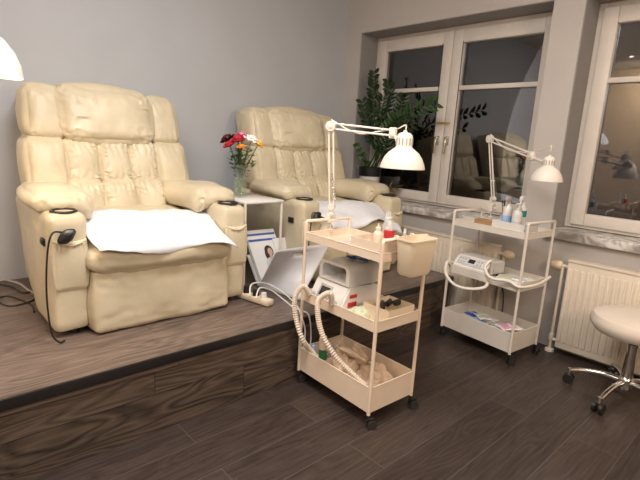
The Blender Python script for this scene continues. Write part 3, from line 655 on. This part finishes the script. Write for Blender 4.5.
# wedge body facing -x
sec = [(-.125, 0), (.125, 0), (.125, .105), (-.068, .118), (-.125, .022)]
vs_ = [[b.bm.verts.new((x, y, z)) for x, z in sec] for y in (-.115, .115)]
b.bm.faces.new(vs_[0][::-1]); b.bm.faces.new(vs_[1])
for k in range(5): b.bm.faces.new((vs_[0][k], vs_[0][(k+1) % 5], vs_[1][(k+1) % 5], vs_[1][k]))
bmesh.ops.bevel(b.bm, geom=b.bm.edges[:], offset=.006, segments=2, affect='EDGES')
part('body', b, 'whitep', dv)
nrm_a = math.atan2(.057, .096)
b = MB(); b.box((-.1, .022, .066), (.003, .085, .070), .001, (0, nrm_a, 0)); part('screen_bezel', b, 'greyp', dv)
b = MB(); b.box((-.102, .022, .067), (.003, .060, .048), .001, (0, nrm_a, 0)); part('screen', b, 'screen', dv)
part('sticker', MB().box((-.045, -.1165, .072), (.045, .003, .016), 0), 'red', dv); part('sticker', MB().box((-.05, -.1165, .034), (.055, .003, .022), 0), 'red', dv)
b = MB(); b.cyl((-.112, .085, .04), (-.14, .085, .044), .012); b.cyl((-.112, -.075, .035), (-.14, -.075, .04), .012); part('hose_socket', b, 'greyp', dv)
nl = thing('nail_lamp', 'white nail lamp with an open front, stacked on the pedicure machine', 'nail lamp', c1(.018, .095, Z2+.119), c1r)
b = MB()
def arch(w, h, n=10, r=.03):
    pts = [(-w, 0)]
    for i in range(n+1): a = PI-PI/2*i/n; pts.append((-w+r+r*math.cos(a), h-r+r*math.sin(a)))
    for i in range(n+1): a = PI/2-PI/2*i/n; pts.append((w-r+r*math.cos(a), h-r+r*math.sin(a)))
    pts.append((w, 0)); return pts
oA = arch(.105, .093); iA = [(x, z) for x, z in arch(.082, .070, r=.02)]
iA = [(x, z+.010) for x, z in iA]
vf = [b.bm.verts.new((-.100, y, z)) for y, z in oA]; vi = [b.bm.verts.new((-.100, y, z)) for y, z in iA]
vb = [b.bm.verts.new((.105, y*.95, z*.97)) for y, z in oA]; vc = [b.bm.verts.new((.060, y*.9, z*.9+.003)) for y, z in iA]
n_ = len(oA)
for k in range(n_):
    k2 = (k+1) % n_
    b.bm.faces.new((vf[k], vf[k2], vi[k2], vi[k])); b.bm.faces.new((vf[k2], vf[k], vb[k], vb[k2])); b.bm.faces.new((vi[k], vi[k2], vc[k2], vc[k]))
b.bm.faces.new(vb); b.bm.faces.new(vc)
part('housing', b, 'whitep', nl)
b = MB()
for y in (-.05, 0, .05): b.cyl((-.02, y, .075), (-.02, y, .079), .009)
part('led', b, 'lblue', nl)
sg = thing('sunglasses', 'dark blue glasses lying on the nail lamp', 'glasses', c1(.04, .07, Z2+.213), c1r+.3)
b = MB()
for y in (-.032, .032): b.lathe([(0, .004), (.022, .006), (.026, .012), (.022, .016), (0, .013)], (0, y, 0), 18, Matrix.Rotation(.35, 4, 'Y'), cap=False)
part('lens', b, 'blue', sg); b = MB(); b.tube([(.0, -.006, .012), (0, .006, .012)], .003, 6, False); b.tube([(0, -.058, .01), (.06, -.055, .004), (.09, .0, .003)], .003, 6); b.tube([(0, .058, .01), (.05, .055, .004), (.085, .01, .003)], .003, 6); part('temple', b, 'blackp', sg)
crumple('paper_towel', c1(-.055, -.075, Z2), .048, .035, 'tissue', 'crumpled pale green towel on the middle shelf of the cream cart', 'towel', 3, 1.0, 1.1, .5)
openbox('organizer_box', 'cream open box of brushes on the middle shelf of the cream cart', 'box', c1(.035, -.155, Z2), .17, .15, .068, c1r, 'creamp')
for i, (x, y, a, lab) in enumerate(((-.0, -.15, .8, 'black brush lying across the left of the open box'), (.04, -.14, .4, 'black brush in the middle of the open box'), (.08, -.15, .1, 'black brush leaning over the right of the open box'))):
    t = thing('nail_brush', lab, 'brush', c1(x, y, Z2+.062), c1r+a, 'black brushes in the open box')
    part('handle', MB().box((0, 0, .004), (.10, .015, .012), .005), 'blackp', t); b = MB(); b.box((.025, 0, -.008), (.05, .018, .018), .003); part('bristles', b, 'rubber', t)
# ------------------------------------------------------------------ hoses of cart 1
rib = lambda t, i: 1.0 + (.20 if i % 2 else -.12)
def hose(pts, r, mat, label, nm='corrugated_hose', n=18, group='hoses on the carts', ribs=True):
    P = [Vector(p) for p in pts]; o = P[0].copy(); b = MB(); b.tube([p-o for p in P], r, 12, rf=rib if ribs else None, n=n); q = part(nm, b, mat); q.location = o; tag(q, label, 'hose', group); return q
hx_ = 1.425
pA = [c1(-.145, .19, .485), hit(303, 286, 0, 1.42), hit(295, 298, 0, 1.40), hit(296, 318, 0, 1.405), hit(303, 340, 0, 1.42), Vector(hit(314, 354, 0, 1.50)), Vector(hit(333, 370, 0, 1.53))]
hose(pA, .0115, 'hose', 'beige corrugated hose hanging at the left end of the cream cart')
pB = [c1(-.145, .03, .484), hit(330, 293, 0, 1.42), hit(319, 300, 0, 1.40), hit(318, 316, 0, 1.40), hit(323, 336, 0, 1.42), Vector(hit(336, 357, 0, 1.46)), Vector(hit(352, 373, 0, 1.50)), Vector(hit(366, 386, 0, 1.52))]
hose(pB, .0115, 'hose', 'beige corrugated hose crossing the middle of the cream cart into its bottom tray')
# ------------------------------------------------------------------ bottom tray of cart 1
Z3 = .077
crumple('folded_towel', c1(.03, -.10, Z3), .085, .095, 'cloth', 'beige crumpled cloth at the near end of the bottom tray', 'cloth', 11, .95, 1.2, .45, 34)
crumple('folded_towel', c1(.0, .055, Z3), .085, .13, 'cloth', 'beige crumpled cloth in the middle of the bottom tray', 'cloth', 17, .95, .85, .5, 34)
crumple('plastic_bag', c1(.03, .175, Z3), .075, .10, 'clear', 'crumpled clear plastic bag at the far end of the bottom tray', 'bag', 23, 1.1, .75, .5, 30)
for i, (x, y, a, l2) in enumerate(((-.02, -.01, .6, 'upper'), (.045, .01, -.5, 'lower'))):
    b = MB(); b.puff((0, 0, 0), (.02, .07, .012), .95, .004, 10, None, .012, i*3, 14); q = part('rolled_glove', b, 'cloth'); q.location = c1(x, y, Z3+.145-.02*i); q.rotation_euler = (.3, .2, a); tag(q, ('beige rolled glove slanting left on top of the cloth pile', 'beige rolled glove slanting right on the cloth pile')[i], 'glove')
t = thing('liquid_bottle', 'dark green bottle with a beige lid standing in the bottom tray', 'bottle', c1(-.075, .148, Z3))
b = MB(); b.lathe([(0, 0), (.019, 0), (.021, .01), (.020, .11), (.015, .125), (0, .125)], cap=False, seg=20); part('body', b, 'greenb', t)
b = MB(); b.lathe([(.016, .122), (.021, .125), (.021, .175), (.017, .190), (0, .191)], cap=False, seg=20); part('cap', b, 'cloth', t)
bottle('liquid_bottle', 'small pale bottle with a light blue lid behind the hoses', 'bottle', c1(-.095, .195, Z3), .016, .13, 'clear', 'lblue')
# ------------------------------------------------------------------ cart 2 contents
bx = thing('wooden_box', 'small light brown wooden box on top of the white cart', 'box', c2(-.06, .065, Z1), c2r)
b = MB(); b.box((0, 0, .024), (.085, .12, .046), .003); part('body', b, 'cork', bx)
b = MB(); b.box((0, 0, .049), (.087, .122, .006), .002); part('lid', b, 'cork', bx)
openbox('organizer_tray', 'white open tray holding three bottles on the white cart', 'tray', c2(-.055, -.115, Z1), .145, .20, .072, c2r, 'whitep')
bottle('spray_bottle', 'white spray bottle with blue label, leftmost on the white cart', 'bottle', c2(-.025, -.04, Z1+.005), .027, .20, 'whitep', 'greyp', ('lblue', .15, .45), 'spray')
bottle('pump_bottle', 'white pump bottle in front on the white cart', 'bottle', c2(-.06, -.125, Z1+.005), .028, .175, 'whitep', 'whitep', ('lgrey', .2, .4), 'pump')
bottle('spray_bottle', 'white bottle with teal label, rightmost on the white cart', 'bottle', c2(.0, -.115, Z1+.005), .027, .21, 'whitep', 'whitep', ('teal', .45, .62), 'spray')
bj = thing('brush_jar', 'clear jar of dark brushes beside the lamp clamp on the white cart', 'jar', c2(.085, .04, Z1))
b = MB(); b.lathe([(0, 0), (.028, 0), (.030, .075), (.027, .075), (.026, .004), (0, .004)], cap=False); part('glass', b, 'clear', bj)
for i in range(6):
    a = i*1.05; t = thing('makeup_brush', 'thin dark brush standing in the clear jar', 'brush', c2(.085, .04, Z1+.006), a, 'dark brushes in the clear jar')
    b = MB(); b.cyl((.005, 0, 0), (.024, 0, .13+.008*i), .002); part('handle', b, 'blackp', t); b = MB(); b.lathe([(.003, 0), (.005, .008), (.001, .024)], (.024, 0, .13+.008*i), 8); part('bristles', b, 'rubber', t)
Z2b = .444
dv = thing('pedicure_machine', 'white pedicure machine with buttons and display on the white cart', 'machine', c2(-.03, .105, Z2b+.024), c2r)
for fx_ in (-.08, .08):
    for fy_ in (-.09, .09): part('foot', MB().cyl((fx_, fy_, -.024), (fx_, fy_, .003), .01), 'blackp', dv)
b = MB(); sec = [(-.105, 0), (.105, 0), (.105, .078), (-.05, .088), (-.105, .035)]
vs_ = [[b.bm.verts.new((x, y, z)) for x, z in sec] for y in (-.12, .12)]
b.bm.faces.new(vs_[0][::-1]); b.bm.faces.new(vs_[1])
for k in range(5): b.bm.faces.new((vs_[0][k], vs_[0][(k+1) % 5], vs_[1][(k+1) % 5], vs_[1][k]))
bmesh.ops.bevel(b.bm, geom=b.bm.edges[:], offset=.008, segments=2, affect='EDGES'); part('body', b, 'whitep', dv)
na = math.atan2(.055, .053); cx, cz = -.0785, .0625
b = MB(); b.box((cx-.001, 0, cz), (.003, .19, .055), .001, (0, na, 0)); part('control_panel', b, 'lgrey', dv)
b = MB(); b.box((cx-.003, -.005, cz+.003), (.003, .045, .028), .001, (0, na, 0)); part('display', b, 'screen', dv)
b = MB()
for y in (-.075, -.05, .045, .065, .085):
    for s in (-.012, .012): b.box((cx-.003-s*.7*.0+s*math.sin(na)*1.0, y, cz+s*math.cos(na)), (.004, .012, .010), .002, (0, na, 0))
part('button', b, 'greyp', dv)
b = MB(); b.cyl((-.06, -.12, .04), (-.07, -.145, .04), .012); b.cyl((-.085, .115, .03), (-.10, .14, .03), .012); part('hose_socket', b, 'greyp', dv)
hose([c2(-.13, .24, .478), hit(447, 262, 0, 2.53), hit(446, 274, 0, 2.50), hit(455, 285, 0, 2.50), hit(470, 289, 0, 2.52), hit(485, 287, 0, 2.55), c2(-.10, -.02, .450)], .0095, 'hosew', 'smooth white hose looping below the machine on the white cart', 'smooth_hose', 8, ribs=False)
hose([c2(-.095, -.03, .487), hit(491, 261, 0, 2.60), hit(485, 268, 0, 2.55), hit(491, 278, 0, 2.53), hit(508, 281, 0, 2.55), c2(-.150, -.255, .475), c2(.0, -.275, .476), c2(.155, -.262, .497)], .009, 'hosew', 'smooth white hose running across the near end of the white cart', 'smooth_hose', 8, ribs=False)
def packet(p, rz, sx, sy, mat1, mat2, label, sd, group):
    sx *= 1.2; sy *= 1.2; t = thing('sachet', label, 'packet', p, rz, group)
    def f(o):
        def g(u, v):
            x = (u-.5)*sx; y = (v-.5)*sy; return Vector((x, y, .004+o+.010*(1-(2*u-1)**2)*(1-(2*v-1)**2)+.006*noise.noise(Vector((x*30+sd, y*30, 0)))))
        return g
    b = MB(); b.grid(f(0), 12, 12); part('wrapper', b, mat1, t, solid=.002)
    b = MB(); g = f(.003); b.grid(lambda u, v: g(.15+u*.3, .1+v*.8), 6, 8); b.grid(lambda u, v: g(.6+u*.15, .1+v*.8), 4, 8); part('print', b, mat2, t)
gp = 'sachets on the white cart'
def carton(p, sx, sy, sz, label):
    t = thing('carton', label, 'box', p, c2r); part('body', MB().box((0, 0, sz/2), (sx, sy, sz), .003), 'paper', t); part('lid', MB().box((0, 0, sz-.004), (sx+.004, sy+.004, .012), .002), 'paper', t)
carton(c2(.0, -.125, Z2b), .20, .17, .022, 'flat white carton under the sachets on the middle shelf of the white cart')
carton(c2(-.0, .09, Z3), .20, .20, .07, 'white carton under the blue sachets in the bottom tray of the white cart')
carton(c2(-.0, -.12, Z3), .20, .18, .062, 'white carton under the pink sachets in the bottom tray of the white cart')
packet(c2(-.03, -.09, Z2b+.024), .3, .10, .08, 'paper', 'tissue', 'white and green sachet on the middle shelf of the white cart', 1, gp)
packet(c2(.03, -.16, Z2b+.024), -.2, .11, .08, 'paper', 'lgrey', 'white and grey sachet at the near end of the middle shelf', 2, gp)
packet(c2(-.04, .06, Z3+.070), .5, .12, .09, 'paper', 'lblue', 'white and blue sachet in the bottom tray of the white cart', 3, gp)
packet(c2(.0, .12, Z3+.078), -.3, .11, .09, 'lgrey', 'blue', 'grey-blue sachet at the far end of the bottom tray', 4, gp)
packet(c2(-.02, .03, Z3+.10), .9, .09, .07, 'paper', 'tissue', 'pale green striped sachet on top of the blue ones', 8, gp)
packet(c2(-.04, -.09, Z3+.062), .2, .12, .09, 'paper', 'pink', 'white and pink sachet in the bottom tray', 5, gp)
packet(c2(.01, -.13, Z3+.084), -.5, .12, .09, 'paper', 'pink', 'second pink sachet lying over the first one', 6, gp)
cord('extension_lead', [c2(.10, .13, .50), c2(.17, .10, .45), c2(.19, .04, .30), c2(.17, .02, .10), c2(.16, .06, .006), c2(.2, .16, .006)], .004, 'blackp', 'black cord hanging behind the white cart')
# ------------------------------------------------------------------ plants on the sill
def leaf(b, p, d, n, L, w, fold=.25):
    s = d.cross(n).normalized(); pts = [(0, 0), (.3, .85), (.6, 1.0), (.85, .55), (1, 0)]
    c = [p+d*L*u - n*L*.18*u*u for u, _ in pts]
    mid = [b.bm.verts.new(x) for x in c]
    for sg in (-1, 1):
        sd = [b.bm.verts.new(c[i]+s*sg*w*.5*pts[i][1]+n*w*fold*pts[i][1]) for i in (1, 2, 3)]
        b.bm.faces.new((mid[0], mid[1], sd[0])); b.bm.faces.new((mid[1], mid[2], sd[1], sd[0])); b.bm.faces.new((mid[2], mid[3], sd[2], sd[1])); b.bm.faces.new((mid[3], mid[4], sd[2]))
def frond(t, pts, n, L, w, mat, stemr=.006):
    b = MB(); b.tube(pts, stemr, 6, rf=lambda u, i: 1.1-.75*u); s = part('stalk', b, 'zz2', t)
    P = [Vector(p) for p in pts]; b = MB()
    for k in range(n):
        u = .22+.78*k/(n-1); x = u*(len(P)-1); i = min(int(x), len(P)-2); f = x-i; p = P[i].lerp(P[i+1], f); tdir = (P[i+1]-P[i]).normalized()
        side = tdir.cross(Vector((.55, .6, .1))).normalized()
        if side.length < .1: side = Vector((1, 0, 0))
        for sg in (-1, 1):
            d = (tdir*.75+side*sg*1.0+Vector((random.uniform(-.3, .3), random.uniform(-.3, .3), random.uniform(-.1, .2)))).normalized()
            nn = tdir.cross(side).normalized() + Vector((random.uniform(-.3, .3),)*3)*.4; nn = (nn-d*nn.dot(d)).normalized()
            leaf(b, p, d, nn, L*(1-.35*u)*random.uniform(.85, 1.1), w*random.uniform(.85, 1.1))
    if n: part('leaves', b, mat, s)
px0, py0, pz0 = 3.145, 2.755, .754
pp = thing('potted_plant', 'tall dark green plant in a black-rimmed white pot on the window sill', 'plant', (px0, py0, pz0))
b = MB(); b.lathe([(0, 0), (.066, 0), (.072, .01), (.086, .13), (.088, .19), (0, .19)], cap=False); part('pot', b, 'whitep', pp)
b = MB(); b.lathe([(.088, .185), (.093, .187), (.097, .262), (.091, .264), (.087, .225), (0, .225)], cap=False); part('inner_pot', b, 'blackp', pp)
b = MB(); b.lathe([(.087, .232), (.04, .238), (0, .24)], cap=False); part('soil', b, 'soil', pp)
def W(x, y, X): return Vector(hit(x, y, 0, X))-Vector((px0, py0, pz0))
def stalkto(pix, n, L, w, mat, base=(0, 0)):
    P = [Vector((base[0], base[1], .235))]+[W(*q) for q in pix]; frond(pp, P, n, L, w, mat)
stalkto([(378, 145, 3.12), (374, 115, 3.10), (373, 95, 3.08), (374, 74, 3.07)], 19, .095, .032, 'zz', (-.02, .02))
stalkto([(381, 140, 3.12), (386, 115, 3.11), (391, 96, 3.10), (388, 82, 3.10)], 16, .09, .032, 'zz', (.02, .0))
stalkto([(384, 142, 3.10), (394, 122, 3.06), (410, 112, 3.02), (436, 103, 2.97)], 18, .115, .032, 'zz2', (.02, -.02))
stalkto([(384, 150, 3.12), (392, 132, 3.12), (398, 116, 3.10), (404, 98, 3.07)], 17, .10, .032, 'zz', (.03, -.03))
stalkto([(378, 148, 3.08), (370, 130, 3.03), (366, 116, 3.0), (363, 103, 2.98)], 11, .095, .031, 'zz', (-.03, .03))
stalkto([(383, 152, 3.10), (388, 135, 3.08), (398, 128, 3.04), (418, 123, 2.98)], 12, .10, .031, 'zz', (.01, -.03))
stalkto([(380, 150, 3.08), (382, 130, 3.06), (380, 110, 3.04), (383, 98, 3.02)], 12, .10, .031, 'zz', (.0, .0))
stalkto([(366, 160, 3.07), (361, 153, 3.03), (357, 146, 3.00)], 4, .055, .045, 'zz2', (-.04, .04))
bp = thing('potted_plant', 'small drooping brownish plant in a woven basket beside the tall plant', 'plant', (3.145, 2.545, .754))
b = MB(); b.lathe([(0, 0), (.068, 0), (.076, .03), (.083, .10), (.085, .108), (.079, .108), (.072, .09), (0, .09)], cap=False); part('basket', b, 'basket', bp)
b = MB(); b.lathe([(.072, .092), (.03, .097), (0, .098)], cap=False); part('soil', b, 'soil', bp)
b = MB()
for k in range(60):
    a = random.uniform(0, 2*PI); d = Vector((math.cos(a), math.sin(a), random.uniform(-.1, 1.0))).normalized(); p = Vector((math.cos(a)*.035, math.sin(a)*.035, .098)); L = random.uniform(.06, .12)
    nn = Vector((0, 0, 1)); nn = (nn-d*nn.dot(d)).normalized(); leaf(b, p, d, nn, L, .018, .2)
part('leaves', b, 'dry', bp)
# ------------------------------------------------------------------ stool
sl = thing('rolling_stool', 'rolling stool with pale padded seat and chrome star base at the right edge', 'stool', (2.685, .52, 0), math.radians(0))
b = MB(); b.lathe([(0, .352), (.14, .352), (.183, .360), (.203, .384), (.207, .412), (.194, .438), (.155, .454), (.06, .460), (0, .460)], cap=False, seg=48); part('seat', b, 'stool', sl)
b = MB(); b.lathe([(0, .34), (.10, .34), (.12, .352), (0, .353)], cap=False, seg=32); part('seat_plate', b, 'blackp', sl)
b = MB(); b.lathe([(.026, .09), (.026, .29), (.030, .295), (.030, .305), (.015, .31), (.015, .342), (.05, .345)], seg=24); part('gas_lift', b, 'chrome', sl)
b = MB(); b.lathe([(0, .06), (.032, .06), (.040, .08), (.036, .115), (.028, .125), (0, .125)], cap=False, seg=24); part('hub', b, 'chrome', sl)
for k in range(5):
    wpos = [math.atan2(.534-.50, 2.432-2.70)][0]
    a = math.radians(173)+k*2*PI/5-.03
    d = Vector((math.cos(a), math.sin(a), 0)); b = MB(); b.tube([d*.02+Vector((0, 0, .10)), d*.10+Vector((0, 0, .105)), d*.19+Vector((0, 0, .092)), d*.255+Vector((0, 0, .070))], .0135, 10, rf=lambda u, i: 1.15-.35*u); b.cyl(d*.255+Vector((0, 0, .05)), d*.255+Vector((0, 0, .082)), .011)
    lg = part('leg', b, 'chrome', sl)
    s_ = Vector((-d.y, d.x, 0)); cc = d*.255+Vector((0, 0, .026)); b = MB()
    for g in (-1, 1): b.cyl(cc+s_*g*.016-s_*.008, cc+s_*g*.016+s_*.008, .026, seg=20)
    b.box(cc+Vector((0, 0, .014)), (.03, .03, .03), .008, (0, 0, a)); part('caster', b, 'blackp', lg)
# ------------------------------------------------------------------ lamp at left edge (on a floor stand)
lc = Vector((.255, 2.02, 1.378))
fl = thing('floor_lamp', 'white dome floor lamp reaching in at the left edge above the recliner arm', 'lamp', (-.42, 2.35, ZP))
L0 = Vector(fl.location)
b = MB(); b.lathe([(0, 0), (.14, 0), (.14, .014), (.02, .022), (.012, .03), (0, .03)], cap=False, seg=32); part('base', b, 'whitep', fl)
b = MB(); b.tube([(0, 0, .02), (0, 0, 1.0), (.03, -.02, 1.22), (.2, -.10, 1.34), lc-L0+Vector((-.06, .02, .17)), lc-L0+Vector((0, 0, .14))], .010, 10); part('pole', b, 'whitep', fl)
b = MB(); tl = Matrix.Rotation(math.radians(8), 4, 'Y'); pr = [(.150, 0), (.149, .006), (.140, .04), (.118, .08), (.085, .115), (.045, .137), (.02, .143), (.018, .16), (0, .162)]
b.lathe(pr, lc-L0, 44, tl, cap=False); b.lathe([(.147, .001), (.137, .04), (.115, .078), (.082, .112), (0, .136)], lc-L0, 44, tl, cap=False); b.lathe([(.150, 0), (.147, .001)], lc-L0, 44, tl, cap=False); sh = part('lamp_shade', b, 'whitep', fl)
b = MB(); b.lathe([(0, .03), (.02, .035), (.03, .055), (.02, .085), (.014, .12)], lc-L0, 16, tl, cap=False); part('bulb', b, 'bulb', sh)
# ------------------------------------------------------------------ behind the camera (desk added only to show as a reflection in the panes)
dk = thing('work_desk', 'dark work desk added out of view, mirrored in the right-hand window', 'desk', (.3, -1.7, 0))
part('top', MB().box((0, 0, .74), (1.6, .6, .03), .004), 'desk', dk)
for x in (-.76, .76):
    for y in (-.26, .26): part('leg', MB().box((x, y, .3625), (.04, .04, .725), .004), 'desk', dk)
# ------------------------------------------------------------------ lights
def area(name, loc, size, power, col, target, sy=None):
    l = bpy.data.lights.new(name, 'AREA'); l.energy = power; l.color = col; l.size = size
    if sy: l.shape = 'RECTANGLE'; l.size_y = sy
    o = bpy.data.objects.new(name, l); C.objects.link(o); o.location = loc; o.rotation_euler = (Vector(target)-Vector(loc)).to_track_quat('-Z', 'Y').to_euler(); return o
area('ceiling_and_fill_light', (.7, 1.1, 2.58), .7, 50, (1, .95, .90), (.7, 1.3, 0))
area('ceiling_and_fill_light', (2.0, .2, 2.58), .4, 14, (1, .84, .66), (2.0, .2, 0))
area('ceiling_and_fill_light', (-.8, -.3, 2.55), 1.3, 38, (1, .93, .86), (1.0, 2.2, 1.0))  # added fill from behind the camera, not a fixture of the room
area('work_light', (1.3, -1.0, 1.7), .5, 23, (1, .74, .52), (1.8, 1.0, .5))
sl_ = bpy.data.lights.new('floor_fill_spot', 'SPOT'); sl_.energy = 75; sl_.color = (1, .86, .74); sl_.spot_size = math.radians(50); sl_.spot_blend = 1; sl_.shadow_soft_size = .15  # added spot that brightens the lower floor
so_ = bpy.data.objects.new('floor_fill_spot', sl_); C.objects.link(so_); so_.location = (.1, .1, 2.55); so_.rotation_euler = (Vector((.72, 1.0, 0))-Vector((.1, .1, 2.55))).to_track_quat('-Z', 'Y').to_euler()
pl = bpy.data.lights.new('floor_lamp_bulb', 'POINT'); pl.energy = 9; pl.color = (1, .70, .42); pl.shadow_soft_size = .03
po = bpy.data.objects.new('floor_lamp_bulb', pl); C.objects.link(po); po.location = lc+Vector((0, 0, .03))
area('ceiling_and_fill_light', (-1.7, 1.9, 2.58), .3, 55, (1, .78, .52), (-2.3, 2.4, 1.0))  # added warm light, brightens the wall mirrored in the right-hand window
for x, y in ((-1.2, 2.2), (-1.2, 2.5)):  # unseen glowing discs added to show as reflections in the pane
    t = thing('ceiling_spot', 'round recessed ceiling spot added out of view, mirrored in the right-hand window', 'light', (x, y, ZC-.012), 0, 'ceiling spots'); part('rim', MB().lathe([(.03, .0), (.042, .0), (.044, .012), (.03, .012)], cap=False), 'whitep', t); part('lens', MB().lathe([(0, .004), (.031, .004)], cap=False), 'spotm', t)
w = bpy.data.worlds.new('night'); bpy.context.scene.world = w; w.use_nodes = True; w.node_tree.nodes['Background'].inputs['Color'].default_value = (.012, .012, .016, 1)
# ------------------------------------------------------------------ camera
cd = bpy.data.cameras.new('camera'); cam = bpy.data.objects.new('camera', cd); C.objects.link(cam); bpy.context.scene.camera = cam
cd.sensor_width = 36; cd.sensor_fit = 'HORIZONTAL'; cd.lens = FPX/640*36; cd.clip_start = .02
up = -dn2; bk = -fw
cam.matrix_world = Matrix(((rt2.x, up.x, bk.x, CAM.x), (rt2.y, up.y, bk.y, CAM.y), (rt2.z, up.z, bk.z, CAM.z), (0, 0, 0, 1)))
vs = bpy.context.scene.view_settings; vs.view_transform = 'Standard'; vs.look = 'None'; vs.exposure = .0
